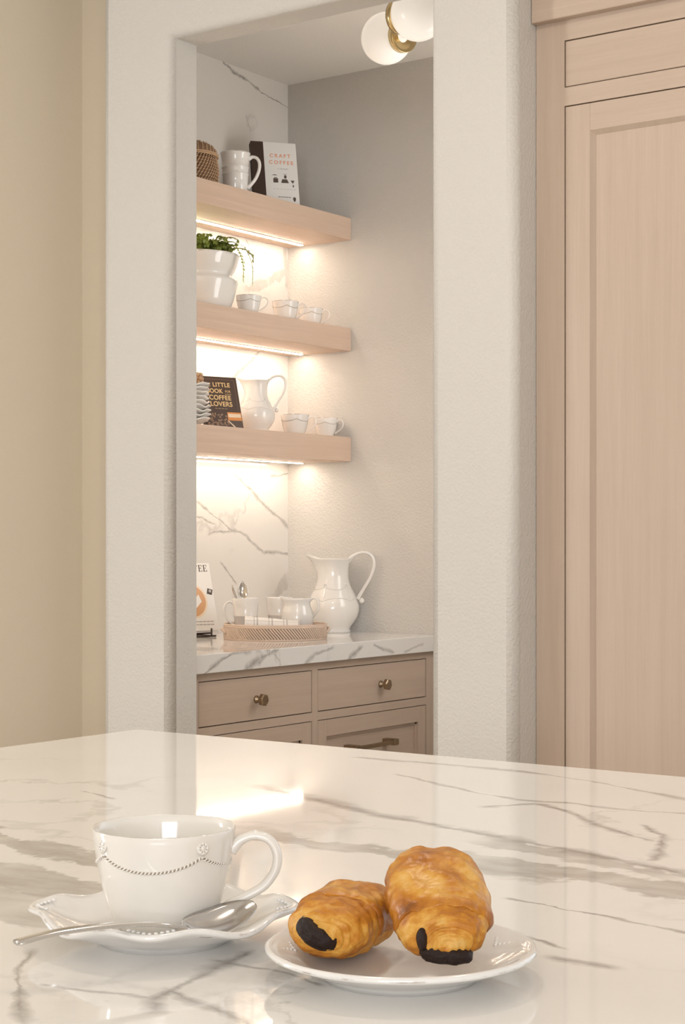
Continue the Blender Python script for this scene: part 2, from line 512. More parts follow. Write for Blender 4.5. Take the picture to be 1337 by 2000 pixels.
# ------------------------------------------------------------------ pantry worktop, base cabinet, shelves
cv = [([(3.19, .87), (3.315, .918), (3.43, .922)], .008, .85, 'line'), ([(3.37, .874), (3.43, .90), (3.5, .913)], .009, .8, 'line'),
      ([(3.42, .885), (3.47, .912)], .006, .7, 'line'), ([(3.62, .872), (3.66, .895), (3.75, .914)], .007, .7, 'line'),
      ([(3.82, .872), (3.885, .908)], .009, .8, 'line'), ([(3.947, .908), (4.05, .88)], .006, .7, 'line'), ([(4.10, .88), (4.2, .90)], .005, .5, 'line')]
M['marble_counter'] = marble('marble_counter', (1, 2), cv, (.80, .775, .745), .07, .55, .4)
tag(box('pantry_worktop', (XM + .001, 3.17, .872), (-2.70, YBK - .001, .92), M['marble_counter'], None, .0025, 3),
    'white marble pantry worktop with grey veined front edge, above the drawers', 'worktop')

def knob(parent, y, z, x):
    V, Fc = [], []
    tube_data([(x, y, z), (x + .004, y, z), (x + .006, y, z), (x + .018, y, z)], [.0105, .0095, .0055, .0055], 16, None, V, Fc)
    o = mesh_obj('knob', V, Fc, M['brass'], parent, True)
    # six sided head
    V2 = []; F2 = []
    tube_data([(x + .0165, y, z), (x + .0185, y, z), (x + .028, y, z), (x + .031, y, z)], [.010, .0165, .0165, .0135], 6, (0, .2, 1), V2, F2)
    h = mesh_obj('knob_head', V2, F2, M['brass'], o)
    return o
def base_cabinet():
    t = thing('base_cabinet', 'taupe oak base cabinet with two knobbed drawers under the pantry worktop', 'cabinet', (0, 0, 0))
    X0, XFr = XM + .002, -2.722
    box('body', (X0, 3.18, .1), (XFr - .022, 4.296, .870), M['gap'], t)
    box('toe_kick', (X0, 3.18, 0), (XFr - .08, 4.296, .1), M['gap'], t)
    fr = []
    Ys = [(3.178, 3.205), (3.680, 3.706), (4.2545, 4.296)]
    Zs = [(.851, .871), (.7125, .735), (.1, .14)]
    for y in Ys: fr.append(((XFr - .022, y[0], .1), (XFr, y[1], .871)))
    box('frame_stile', *fr[0], M['cab_z'], t); box('frame_stile', *fr[1], M['cab_z'], t); box('frame_stile', *fr[2], M['cab_z'], t)
    for a, b in ((3.205, 3.680), (3.706, 4.2545)):
        for z in Zs: box('frame_rail', (XFr - .022, a, z[0]), (XFr, b, z[1]), M['cab_y'], t)
        g = .0022
        d = box('drawer', (XFr - .02, a + g, .735 + g), (XFr - .0005, b - g, .851 - g), M['cab_y'], t, .0012, 2)
        k = knob(d, 3.437 if a < 3.5 else 4.012, .790, XFr - .0005)
        # inset door with a recessed panel and stepped moulding
        lo, hi = a + g, b - g; z0, z1 = .14 + g, .7125 - g
        w = .040
        dr = box('door', (XFr - .02, lo + .001, z0 + .001), (XFr - .014, hi - .001, z1 - .001), M['cab_y'], t)
        for q in ((lo, lo + w), (hi - w, hi)): box('door_stile', (XFr - .02, q[0], z0), (XFr - .0005, q[1], z1), M['cab_z'], dr, .0008, 1)
        for q in ((z0, z0 + w + .006), (z1 - w - .006, z1)): box('door_rail', (XFr - .02, lo + w, q[0]), (XFr - .0005, hi - w, q[1]), M['cab_y'], dr, .0008, 1)
        boxes('moulding', [((XFr - .014, lo + w, z0 + w), (XFr - .008, lo + w + .007, z1 - w)), ((XFr - .014, hi - w - .007, z0 + w), (XFr - .008, hi - w, z1 - w)),
                           ((XFr - .014, lo + w, z1 - w - .013), (XFr - .008, hi - w, z1 - w - .006)), ((XFr - .014, lo + w, z0 + w + .006), (XFr - .008, hi - w, z0 + w + .013))], M['cab_y'], dr)
        mid = 3.44 if a < 3.5 else 3.955
        V, Fc = [], []
        zz = .6215
        hb = boxes('pull_handle', [((XFr + .018, mid - .102, zz - .0055), (XFr + .028, mid + .102, zz + .0055)),
                                   ((XFr - .014, mid - .108, zz - .009), (XFr + .03, mid - .086, zz + .009)), ((XFr - .014, mid + .086, zz - .009), (XFr + .03, mid + .108, zz + .009))], M['brass'], dr, .0015)
base_cabinet()

XS = -3.034
for z0, z1, which in ((2.143, 2.2115, 'top'), (1.796, 1.867, 'middle'), (1.4505, 1.5265, 'lowest')):
    lab = {'top': 'topmost thick oak floating shelf, holding the basket, mug and white book',
           'middle': 'middle thick oak floating shelf, under the white planter and three cups',
           'lowest': 'lowest thick oak floating shelf, under the dark book and two cups'}[which]
    s = thing('floating_shelf', lab, 'shelf', (XM, 3.72, z0), 0, 'oak floating shelves')
    bm = bmesh.new()
    box_bm(bm, (.001, 3.172 - 3.72, 0), (XS - XM, YBK - .001 - 3.72, z1 - z0), .0015, 2)
    bm_obj('board', bm, M['shelf'], s)
    lx = -3.208 - XM
    box('led_channel', (lx - .0085, 3.18 - 3.72, -.0020), (lx + .0085, 4.283 - 3.72, .0), M['steel'], s)
    box('led_strip', (lx - .006, 3.18 - 3.72, -.0034), (lx + .006, 4.281 - 3.72, -.0019), M['led'], s)

# ------------------------------------------------------------------ tall cabinet on the right
def tall_cabinet():
    t = thing('tall_cabinet', 'tall pale oak cabinet with recessed panel door, right of the pantry opening', 'cabinet', (0, 0, 0))
    Y0 = 3.112; XL, XR = -1.7175, -.82
    dl, dr_ = -1.6515, -.88
    box('body', (XL, Y0 + .022, .1), (XR, 3.70, 2.66), M['gap'], t)
    box('toe_kick', (XL, Y0 + .08, 0), (XR, 3.70, .1), M['gap'], t)
    box('frame_stile', (XL, Y0, .1), (dl, Y0 + .022, 2.66), M['cab_z'], t)
    box('frame_stile', (dr_, Y0, .1), (XR, Y0 + .022, 2.66), M['cab_z'], t)
    for z in ((.1, .14), (2.1035, 2.1415), (2.2395, 2.66)): box('frame_rail', (dl, Y0, z[0]), (dr_, Y0 + .022, z[1]), M['cab_x'], t)
    g = .0022
    box('upper_door', (dl + g, Y0 + .001, 2.1415 + g), (dr_ - g, Y0 + .02, 2.2395 - g), M['cab_x'], t, .001, 1)
    lo, hi, z0, z1 = dl + g, dr_ - g, .14 + g, 2.1035 - g
    w = .0565
    d = box('door', (lo + .001, Y0 + .011, z0 + .001), (hi - .001, Y0 + .02, z1 - .001), M['cab_z'], t)
    for q in ((lo, lo + w), (hi - w, hi)): box('door_stile', (q[0], Y0 + .001, z0), (q[1], Y0 + .02, z1), M['cab_z'], d, .0008, 1)
    for q in ((z0, z0 + w), (z1 - w, z1)): box('door_rail', (lo + w, Y0 + .001, q[0]), (hi - w, Y0 + .02, q[1]), M['cab_x'], d, .0008, 1)
    # sloped moulding round the panel
    V, Fc = [], []
    a = [(lo + w, z0 + w), (hi - w, z0 + w), (hi - w, z1 - w), (lo + w, z1 - w)]
    s = .008
    b = [(lo + w + s, z0 + w + s), (hi - w - s, z0 + w + s), (hi - w - s, z1 - w - s), (lo + w + s, z1 - w - s)]
    for ring, y in ((a, Y0 + .002), (b, Y0 + .0105), (b, Y0 + .0115), (a, Y0 + .0115)):
        for x, z in ring: V.append((x, y, z))
    for k in range(3):
        for i in range(4):
            j = (i + 1) % 4
            Fc.append((k * 4 + i, k * 4 + j, k * 4 + 4 + j, k * 4 + 4 + i))
    mesh_obj('moulding', V, Fc, M['cab_z'], d)
    box('crown_moulding', (XL, Y0 - .022, 2.281), (XR + .02, Y0 - .0002, 2.66), M['cab_x'], t, .0015, 1)
tall_cabinet()

# ------------------------------------------------------------------ pantry ceiling light
def ceiling_light():
    g1, g2 = Vector((-2.4306, 3.6094, 2.5001)), Vector((-2.1845, 3.3795, 2.462))
    mid = (g1 + g2) / 2
    t = thing('ceiling_light', 'brass pantry ceiling light with two white opal glass globes', 'light', (mid.x, mid.y, PCEIL))
    inv = Vector((mid.x, mid.y, PCEIL))
    def loc(p): return tuple(Vector(p) - inv)
    o = lathe('canopy', [(0, -.024), (.05, -.024), (.058, -.02), (.06, -.002), (.06, 0), (0, 0)], M['satin_brass'], t, 40)
    tube('stem', [(0, 0, -.02), (0, 0, mid.z - PCEIL + .024)], .007, M['satin_brass'], t, 12)
    R = .066
    for g, s in ((g1, 1), (g2, -1)):
        ax = Vector((.62 * .8145 + .75 * .58, .62 * .58 - .75 * .8145, -.12)).normalized() * s
        prof = [(R * sin(pi * k / 24), -R * cos(pi * k / 24)) for k in range(25)]
        gl = lathe('globe', prof, M['opal'], t, 48)
        gl.location = loc(g)
        cup = lathe('brass_cup', [(0, R * .93), (.012, R * .93), (.030, R * .95), (.0415, R * 1.06), (.0425, R * 1.05), (.0425, R * .80), (.039, R * .80)], M['satin_brass'], t, 40)
        cup.location = loc(g + ax * .002)
        e = g + ax * R * .9
        tube('arm', spline([loc(e), loc(e + ax * .035), loc(mid + Vector((0, 0, .02)) + (e - mid) * .25), loc(mid + Vector((0, 0, .03)))], 6), .0055, M['satin_brass'], t, 12)
        cup.rotation_euler = Vector((0, 0, 1)).rotation_difference(ax).to_euler()
ceiling_light()

# ------------------------------------------------------------------ crockery
def arc_handle(name, pts, w, th, mat, parent, n=6, seg=12):
    """pts are (r, z): handle in the local XZ plane towards +X; w across, th in plane"""
    path = spline([(p[0], 0.0, p[1]) for p in pts], n)
    k = len(path)
    rad = []
    for i in range(k):
        e = 1 + .45 * max(0, 1 - i / (k * .16)) + .35 * max(0, 1 - (k - 1 - i) / (k * .16))
        rad.append((th / 2 * e, w / 2 * (1 + .25 * (e - 1))))
    return tube(name, path, rad, mat, parent, seg, up=(0, 1, 0))
CUP = [(0, .002), (.026, .002), (.028, 0), (.0305, 0), (.0325, .003), (.0365, .0095), (.0405, .020), (.0435, .031), (.046, .043), (.0482, .056), (.0498, .0665), (.0503, .0712),
       (.0500, .0722), (.0490, .0718), (.0478, .066), (.0455, .053), (.0425, .037), (.038, .020), (.030, .009), (.015, .006), (0, .006)]
def cup_r(z):
    P = [p for p in CUP[4:12]]
    for a, b in zip(P, P[1:]):
        if a[1] <= z <= b[1]: return a[0] + (b[0] - a[0]) * (z - a[1]) / (b[1] - a[1])
    return .05
def swag_pt(phi, phi0, ztop, sag, off=0.0):
    """a swag hung between rosettes every 90 degrees from phi0"""
    u = ((phi - phi0) / (pi / 2)) % 1.0
    z = ztop - sag * (1 - (2 * u - 1)**2)**.85
    r = cup_r(z) + off
    return Vector((r * cos(phi), r * sin(phi), z))
def big_cup(loc, hang):
    t = thing('coffee_cup', 'large white cup with embossed rope swag, on the wavy saucer', 'cup', loc, hang)
    lathe('body', CUP, M['glaze_cream'], t, 96, wear=(12,))
    arc_handle('handle', [(.0468, .0550), (.0535, .0620), (.0637, .0655), (.0738, .0625), (.0792, .0535), (.0783, .0415), (.0702, .0300), (.0576, .0225), (.0468, .0170), (.0400, .0100)],
               .0105, .0068, M['glaze_cream'], t, 6, 14)
    phi0 = radians(-52)
    V, Fc, V2, F2 = [], [], [], []
    n = 112
    for i in range(n):
        ph = 2 * pi * i / n
        p, q = swag_pt(ph, phi0, .0572, .0098, .0001), swag_pt(ph + 2 * pi / n, phi0, .0572, .0098, .0001)
        tg = (q - p).normalized(); nr = Vector((cos(ph), sin(ph), 0)); b = nr.cross(tg).normalized()
        ax = (tg * .62 + b * .78).normalized()
        blob_data(V, Fc, p, (ax.cross(nr).normalized() * .00085, nr * .0011, ax * .0018), 6, 4)
    rope = mesh_obj('rope_relief', V, Fc, M['glaze_cream'], t, True); rope['kind'] = 'stuff'
    ring = [swag_pt(2 * pi * i / n, phi0, .0572, .0098, -.0001) for i in range(n + 1)]
    tube_data(ring, .00095, 6, None, V2, F2)
    mesh_obj('rope_crease', V2, F2, M['glaze_crease'], t, True)
    for k in range(4):
        ph = phi0 + k * pi / 2
        V, Fc, V3, F3 = [], [], [], []
        z = .0632; r = cup_r(z)
        c = Vector((r * cos(ph), r * sin(ph), z)); nr = Vector((cos(ph), sin(ph), .12)).normalized()
        e1 = Vector((-sin(ph), cos(ph), 0)); e2 = nr.cross(e1)
        blob_data(V, Fc, c, (e1 * .0050, e2 * .0050, nr * .0009), 18, 6)
        for j in range(8):
            a = 2 * pi * j / 8
            blob_data(V, Fc, c + e1 * .0034 * cos(a) + e2 * .0034 * sin(a) + nr * .0006, (e1 * .0011, e2 * .0011, nr * .0009), 8, 4)
            a += pi / 8
            blob_data(V3, F3, c + e1 * .0024 * cos(a) + e2 * .0024 * sin(a) + nr * .0007, (e1 * .00045, e2 * .00045, nr * .0004), 5, 3)
        blob_data(V, Fc, c + nr * .0006, (e1 * .0013, e2 * .0013, nr * .001), 8, 4)
        ro = mesh_obj('rosette', V, Fc, M['glaze_cream'], t, True)
        mesh_obj('rosette_crease', V3, F3, M['glaze_crease'], ro, True)
    return t
CUPL = (-.7895, .8925)
def R2(a, b): return (a * .8145 - b * .58, a * .58 + b * .8145)     # (rightwards, away) to world x, y
HANG = atan2(.58, .8145)
SAU = [(0, .0035), (.040, .0035), (.042, 0), (.0455, 0), (.048, .0035), (.058, .0070), (.070, .0120), (.080, .0165), (.0875, .0195), (.0895, .0212), (.0892, .0232), (.0865, .0240), (.0835, .0232),
       (.078, .0205), (.069, .0160), (.058, .0112), (.049, .0085), (.040, .0078), (0, .0078)]
def wavy(th, r, z, i, n=4, ph=0.0):
    k = max(0.0, (r - .048) / .0415)
    a = n * (th - ph)
    rr = r * (1 + k * (.038 * cos(a) + .022 * cos(2 * a) + .010 * cos(3 * a)))
    zz = z + k * k * (.0030 * cos(a) - .0020 * cos(2 * a))
    return rr, zz
def saucer_mesh(parent, mat, name='dish'):
    return lathe(name, SAU, mat, parent, 144, warp=wavy, wear=(10,))
def big_saucer():
    t = thing('saucer', 'white saucer with wavy scalloped rim holding the cup and spoon', 'saucer', (CUPL[0], CUPL[1], .92), HANG)
    saucer_mesh(t, M['glaze'])
    for k in range(4):
        a = k * pi / 2 + pi / 4 * 0
        V, Fc = [], []
        for j in range(9):
            u = j - 4
            aa = a + u * .045
            rr, zz = wavy(aa, .0835 - .0009 * abs(u), .0232, 0)
            blob_data(V, Fc, (rr * cos(aa), rr * sin(aa), zz + .0004), (Vector((.0016, 0, 0)), Vector((0, .0016, 0)), Vector((0, 0, .0011))), 8, 4)
        mesh_obj('beaded_relief', V, Fc, M['glaze'], t, True)
big_saucer()
big_cup((CUPL[0], CUPL[1], .9280), HANG)

def spoon_mesh(name, path, width, cup_depth, th, mat, parent, side=(0, 0, 1), nv=8):
    """path: points; width: half width per point; a bowl sags by cup_depth per point"""
    P = [Vector(p) for p in path]; n = len(P); V = []; Fc = []
    S = Vector(side)
    for lay in (0, 1):
        for i in range(n):
            t = (P[min(i + 1, n - 1)] - P[max(i - 1, 0)]).normalized()
            a = t.cross(S).normalized(); nn = a.cross(t).normalized()
            for j in range(nv + 1):
                v = 2 * j / nv - 1
                edge = sqrt(max(0, 1 - v * v))
                V.append(P[i] + a * width[i] * v - nn * cup_depth[i] * (1 - v * v) + nn * (th[i] / 2 * (.35 + .65 * edge)) * (1 if lay == 0 else -1))
    m = nv + 1; off = n * m
    for i in range(n - 1):
        for j in range(nv):
            a = i * m + j
            Fc.append((a, a + 1, a + m + 1, a + m)); Fc.append((off + a, off + a + m, off + a + m + 1, off + a + 1))
        for j in (0, nv):
            a = i * m + j
            Fc.append((a, a + m, off + a + m, off + a) if j == 0 else (a, off + a, off + a + m, a + m))
    for i in (0, n - 1):
        for j in range(nv):
            a = i * m + j
            Fc.append((a, off + a, off + a + 1, a + 1) if i == 0 else (a, a + 1, off + a + 1, off + a))
    o = mesh_obj(name, V, Fc, mat, parent, True)
    bm = bmesh.new(); bm.from_mesh(o.data); bmesh.ops.recalc_face_normals(bm, faces=bm.faces); bm.to_mesh(o.data); bm.free()
    return o
def teaspoon():
    pts = [(-.7824, .7442, .9473), (-.7695, .7718, .9509), (-.7512, .8093, .9508), (-.7362, .8323, .9484), (-.7291, .8471, .9442), (-.7256, .8700, .9450), (-.7268, .8950, .9480), (-.7290, .9160, .9500)]
    path = spline(pts, 8)
    o0 = Vector(pts[0])
    n = len(path)
    t = thing('teaspoon', 'silver teaspoon resting across the wavy saucer in front of the cup', 'spoon', pts[0])
    P = [tuple(Vector(p) - o0) for p in path]
    kb = 4 * 8
    w = []; cd = []; th = []
    for i in range(kb + 1):
        s = i / kb
        w.append((.0042 + .0012 * sin(pi * min(1, s * 3)) * 0 + .0022 * (1 - s)**1.5 if s > .03 else .0048) if s < .9 else .0036)
        th.append(.0030); cd.append(-.0006)
    spoon_mesh('handle', P[:kb + 1], w, cd, th, M['steel'], t)
    q = P[kb - 1:]
    m = len(q); w = []; cd = []; th = []
    for i in range(m):
        s = i / (m - 1)
        w.append(max(.0012, .0155 * (max(0, sin(pi * s**.72)))**.55) if s > 0 else .0034)
        cd.append(.0055 * sin(pi * s)); th.append(.0016)
    spoon_mesh('bowl', q, w, cd, th, M['steel'], t, side=(.30, -.42, .9))
teaspoon()

PLATE = [(0, .0032), (.0455, .0032), (.0475, 0), (.0505, 0), (.053, .0030), (.062, .0072), (.074, .0118), (.0825, .0152), (.0865, .0168), (.0878, .0182), (.0872, .0200), (.0850, .0208), (.0830, .0200), (.0812, .0186),
         (.0800, .0186), (.0785, .0172), (.070, .0130), (.062, .0095), (.056, .0078), (0, .0074)]
PLT = (-.5999, .9068)
def plate():
    t = thing('dessert_plate', 'round white dessert plate with rimmed edge under the two pastries', 'plate', (PLT[0], PLT[1], .92), HANG)
    lathe('dish', PLATE, M['glaze'], t, 128, wear=(9,))
    V, Fc = [], []
    for k in range(5):
        a = k * 2 * pi / 5 + .42
        for j in range(7):
            u = j - 3
            aa = a + u * .035
            rr = .070 + .002 * abs(u)
            blob_data(V, Fc, (rr * cos(aa), rr * sin(aa), .0128 + .0008 * abs(u)), (Vector((.0017, 0, 0)), Vector((0, .0017, 0)), Vector((0, 0, .0012))), 8, 4)
    b = mesh_obj('berry_relief', V, Fc, M['glaze'], t, True); b['kind'] = 'stuff'
plate()

# ------------------------------------------------------------------ pastries
def spow(c, p): return math.copysign(abs(c)**p, c)
def pastry(label, loc, yaw, pitch, roll, L, W, H, seed, choc, crust):
    t = thing('chocolate_pastry', label, 'pastry', loc, 0, 'chocolate filled pastries')
    t.rotation_euler = (pitch, roll, yaw)
    nu, nv = 96, 110
    so = Vector((seed * 7.3, seed * 3.1, seed * 1.7))
    def surf(u, th, off=0.0, flap=False):
        e = abs(u)
        s = (1 - e**4.2)**(1 / 2.3) if e < 1 else 0.0
        s = .0 + s
        c, sn = cos(th), sin(th)
        x = W / 2 * (.28 + .72 * s if e < 1 else .28) * spow(c, .80) if False else W / 2 * s * spow(c, .82)
        z = H / 2 * s**.9 * spow(sn, .86)
        y = u * L / 2
        # plump middle, a little narrower at the front
        k = 1 - .07 * (u - .3)**2
        x *= k; z *= k * (1.0 + .05 * u)
        p = Vector((x, y, z))
        nrm = Vector((x / (W / 2)**2, y * .12 / (L / 2)**2 * e**3 * 8, z / (H / 2)**2))
        nrm = nrm.normalized() if nrm.length > 1e-9 else Vector((0, math.copysign(1, u), 0))
        d = .0022 * noise.noise(p * 70 + so) + .0010 * noise.noise(p * 190 + so)
        endk = min(1, max(0, (e - .42) / .25))
        wob = noise.noise(p * 45 + so) * 2.2
        if not flap:
            d += endk * .00045 * sin(u * 105 + wob * 2.4 + 2 * noise.noise(p * 90 + so)) * (.4 + 4.8 * noise.noise(p * 60 - so)**2) + (1 - endk) * .0004 * sin(u * 40 + wob * 2)
            rr = s
            d += (.0006 * sin(rr * 38 + wob * 2.2 + th * 1.0)) * min(1, max(0, (e - .82) / .1)) + .0012 * noise.noise(Vector((p.x * 35, p.y * 160, p.z * 110)) + so) * endk
        p += nrm * (d + off)
        p.z = max(p.z, -H * .44)
        return p
    V = []; Fc = []; bk = []
    for i in range(nu + 1):
        u = -cos(pi * i / nu); u = math.copysign(abs(u)**.8, u)
        for j in range(nv):
            th = 2 * pi * j / nv
            p = surf(u, th)
            V.append(p)
            top = max(0, sin(th))
            b = .29 + .26 * top * (1 - min(1, max(0, (abs(u) - .5) / .35))) + .10 * noise.noise(p * 55 + so)
            b += .18 * max(0, -sin(th)) + .12 * noise.noise(p * 150 - so)
            e = abs(u)
            b += .45 * max(0, noise.noise(Vector((p.x * 28, p.y * 130, p.z * 100)) - so)) * (e > .35) + .2 * max(0, noise.noise(p * 30 + so))
            bk.append(min(1, max(0, b)))
    for i in range(nu):
        for j in range(nv):
            a, b = i * nv + j, i * nv + (j + 1) % nv
            Fc.append((a, b, b + nv, a + nv))
    o = mesh_obj('pastry_body', V, Fc, M['pastry'], t, True)
    set_attr(o, 'bake', bk)
    bm = bmesh.new(); bm.from_mesh(o.data); bmesh.ops.remove_doubles(bm, verts=bm.verts, dist=1e-5); bmesh.ops.recalc_face_normals(bm, faces=bm.faces); bm.to_mesh(o.data); bm.free()
    # glazed outer sheet of dough with a ragged front lip
    u0, u1 = crust
    n1, n2 = 54, 80
    V = []; Fc = []; bk = []
    for lay in (0, 1):
        for i in range(n1 + 1):
            for j in range(n2 + 1):
                v = j / n2
                th = radians(-14) + radians(208) * v
                st = u0 + .05 * noise.noise(Vector((v * 5, seed, 0))) + .025 * noise.noise(Vector((v * 19, seed, 3))) + .10 * (2 * v - 1)**2
                u = st + (u1 - st) * i / n1
                edge = min(1, i / 5, (n1 - i) / 4, j / 4, (n2 - j) / 4)
                lip = .0012 * exp(-((i - 3) / 3.0)**2)
                p = surf(u, th, (.0003 + .0010 * edge + lip * .6) if lay == 0 else -.0004, True)
                V.append(p)
                b = .54 + .30 * noise.noise(p * 40 + so) + .12 * noise.noise(p * 120 + so) + .16 * exp(-((i - 2) / 2.5)**2) - .10 * exp(-((u + .12) / .25)**2) + .18 * (abs(2 * v - 1)**3)
                bk.append(min(1, max(0, b)))
    m = n2 + 1; off = (n1 + 1) * m
    for i in range(n1):
        for j in range(n2):
            a = i * m + j
            Fc.append((a, a + m, a + m + 1, a + 1)); Fc.append((off + a, off + a + 1, off + a + m + 1, off + a + m))
        for j in (0, n2):
            a = i * m + j
            Fc.append((a, off + a, off + a + m, a + m))
    for i in (0, n1):
        for j in range(n2):
            a = i * m + j
            Fc.append((a, a + 1, off + a + 1, off + a))
    o = mesh_obj('glazed_crust', V, Fc, M['crust'], t, True)
    set_attr(o, 'bake', bk)
    bm = bmesh.new(); bm.from_mesh(o.data); bmesh.ops.recalc_face_normals(bm, faces=bm.faces); bm.to_mesh(o.data); bm.free()
    # chocolate filling poking out of the front end
    cx, cz, cw, ch, ca, cy = choc
    V = []; Fc = []
    nu2, nv2 = 36, 22
    for j in range(nv2 + 1):
        ph = pi * j / nv2
        for i in range(nu2):
            th = 2 * pi * i / nu2
            q = Vector((spow(sin(ph), .7) * spow(cos(th), .75) * cw, -cos(ph) * .012, spow(sin(ph), .7) * spow(sin(th), .75) * ch))
            q += q.normalized() * (.0016 * noise.noise(q * 170 + so) + .0007 * noise.noise(q * 420 + so))
            q.z += .06 * abs(q.x) * 2 * (1 if seed > 1.5 else -1)
            q = Matrix.Rotation(ca, 3, 'Y') @ q
            V.append(q + Vector((cx, cy, cz)))
    for j in range(nv2):
        for i in range(nu2):
            a, b = j * nu2 + i, j * nu2 + (i + 1) % nu2
            Fc.append((a, b, b + nu2, a + nu2))
    if seed == 1:       # a tongue of filling that climbs one side of the end
        blob_data(V, Fc, (cx - .0150, cy + .001, cz + .0075), (Vector((.0042, 0, .001)), Vector((0, .009, 0)), Vector((-.001, 0, .0085))), 16, 12)
    mesh_obj('chocolate_filling', V, Fc, M['choc'], t, True)
    return t
def at_dl(d, l, z):
    return (-.58 * d + .8145 * l, .8145 * d + .58 * l, z)
pastry('golden glazed chocolate pastry lying on top, tilted up with its chocolate end forward', at_dl(1.084, .0612, .9675), HANG + radians(3), radians(20), 0, .098, .064, .041, 1,
       (.001, -.0068, .0175, .0066, radians(4), -.0412), (-.66, .93))
pastry('paler flaky chocolate pastry lying flat, partly behind the taller one', at_dl(1.108, .0005, .9508), HANG + radians(-20), radians(0), 0, .092, .059, .0405, 2,
       (-.003, -.001, .0152, .0080, radians(26), -.0380), (-.30, .93))

# ------------------------------------------------------------------ small cups on the shelves
CUP_SRC = []
def shelf_cup(loc, ang, sc, label, deep=1.0):
    if not CUP_SRC:
        t = thing('espresso_cup', label, 'cup', loc, ang, 'small white cups on the shelves')
        lathe('body', CUP, M['glaze'], t, 56, wear=(11, 12))
        arc_handle('handle', [(.0468, .0560), (.0560, .0640), (.0680, .0640), (.0770, .0545), (.0760, .0400), (.0650, .0270), (.0520, .0195), (.0425, .0140)], .0085, .0058, M['glaze'], t, 5, 10)
        n = 120
        tube('swag_relief', [swag_pt(2 * pi * i / n, .3, .0560, .0085, .0) for i in range(n + 1)], .0009, M['glaze_crease'], t, 6)
        CUP_SRC.append(t)
    else:
        t = copy_tree(CUP_SRC[0]); t['label'] = label
        t.location = loc; t.rotation_euler = (0, 0, ang)
    t.scale = (sc, sc, sc * deep)
    return t
shelf_cup((-3.088, 3.862, 1.867), HANG - .1, .74, 'white cup beside the fern planter on the middle shelf', 1.0)
shelf_cup((-3.115, 4.075, 1.867), HANG - .15, .80, 'white cup second from the planter on the middle shelf, between two cups', 1.1)
shelf_cup((-3.118, 4.208, 1.867), HANG - .2, .76, 'white cup nearest the side wall on the middle shelf', 1.05)
shelf_cup((-3.120, 4.129, 1.5265), HANG - .15, .86, 'white cup beside the white jug on the lowest shelf', 1.02)
shelf_cup((-3.095, 4.2555, 1.5265), HANG - .35, .75, 'white cup nearest the side wall on the lowest shelf', 1.1)

# mugs with two raised bands
MUG = [(0, .003), (.030, .003), (.032, 0), (.0345, .001), (.0362, .006), (.0368, .030), (.0372, .050), (.0388, .0515), (.0388, .0535), (.0376, .055), (.0380, .070), (.0398, .0715), (.0398, .0735), (.0386, .075), (.0400, .095), (.0428, .110), (.0440, .1145),
       (.0434, .1155), (.0422, .1145), (.0395, .103), (.0370, .085), (.0345, .04), (.033, .010), (0, .007)]
def mug(loc, ang, label, sc=1.0, group=None):
    t = thing('mug', label, 'mug', loc, ang, group)
    lathe('body', MUG, M['glaze'], t, 64, wear=(16,))
    arc_handle('handle', [(.0385, .098), (.050, .1035), (.063, .0995), (.0705, .085), (.069, .064), (.060, .042), (.048, .026), (.0355, .014)], .0135, .0095, M['glaze'], t, 6, 12)
    t.scale = (sc, sc, sc)
    return t
mug((-3.088, 3.801, 2.2115), HANG - .1, 'white ringed mug between the basket and the book on the top shelf', 1.0)

# footed tumbler style mugs on the tray: smooth flared cups with one ridge
TUM = [(0, .003), (.025, .003), (.027, 0), (.030, .002), (.0315, .012), (.0335, .056), (.0350, .0575), (.0350, .0595), (.0342, .061), (.0372, .090), (.0395, .1085), (.0392, .110), (.0380, .1095), (.0350, .085), (.0315, .05), (.028, .01), (0, .008)]
TRAY = (-2.981, 3.852)
TZ = .9265
def tray_mug(loc, ang, label, handle):
    t = thing('tall_cup', label, 'cup', loc, ang, 'flared cups on the woven tray')
    lathe('body', TUM, M['glaze'], t, 64, wear=(11,))
    if handle:
        arc_handle('handle', [(.0365, .093), (.046, .0985), (.058, .093), (.0625, .076), (.058, .056), (.047, .040), (.0330, .030)], .0095, .006, M['glaze'], t, 6, 12)
    return t
tray_mug((-3.0716, 3.8281, TZ), HANG + pi + .15, 'white flared cup with spoons standing in it on the woven tray', True)
tray_mug((-3.0248, 3.9284, TZ), HANG + .95, 'white flared cup on the woven tray, behind the little creamer', True)
def standing_spoon(base, tip, face, label):
    b, e = Vector(base), Vector(tip)
    t = thing('teaspoon', label, 'spoon', base, 0)
    d = e - b; L = d.length; n = 26
    P = [tuple(d * (i / n)) for i in range(n + 1)]
    kb = 17
    spoon_mesh('handle', P[:kb + 1], [.0035 - .001 * i / kb for i in range(kb + 1)], [0] * (kb + 1), [.002] * (kb + 1), M['steel'], t, face)
    q = P[kb:]; m = len(q)
    # re-sample the bowl finely
    a0, a1 = Vector(q[0]), Vector(q[-1])
    q = [tuple(a0.lerp(a1, i / 18)) for i in range(19)]
    w = [max(.0022, .0152 * max(0, sin(pi * (i / 18)**.75))**.6) if i < 18 else .002 for i in range(19)]
    spoon_mesh('bowl', q, w, [.006 * sin(pi * i / 18) for i in range(19)], [.0014] * 19, M['steel'], t, face)
standing_spoon((-3.066, 3.822, TZ + .012), (-3.0895, 3.834, 1.0850), (.58, -.8145, .05), 'silver spoon with its bowl facing forward, standing in the tray cup')
standing_spoon((-3.068, 3.838, TZ + .012), (-3.108, 3.810, 1.0760), (.8145, .58, .05), 'silver spoon seen edge on, leaning left in the tray cup')

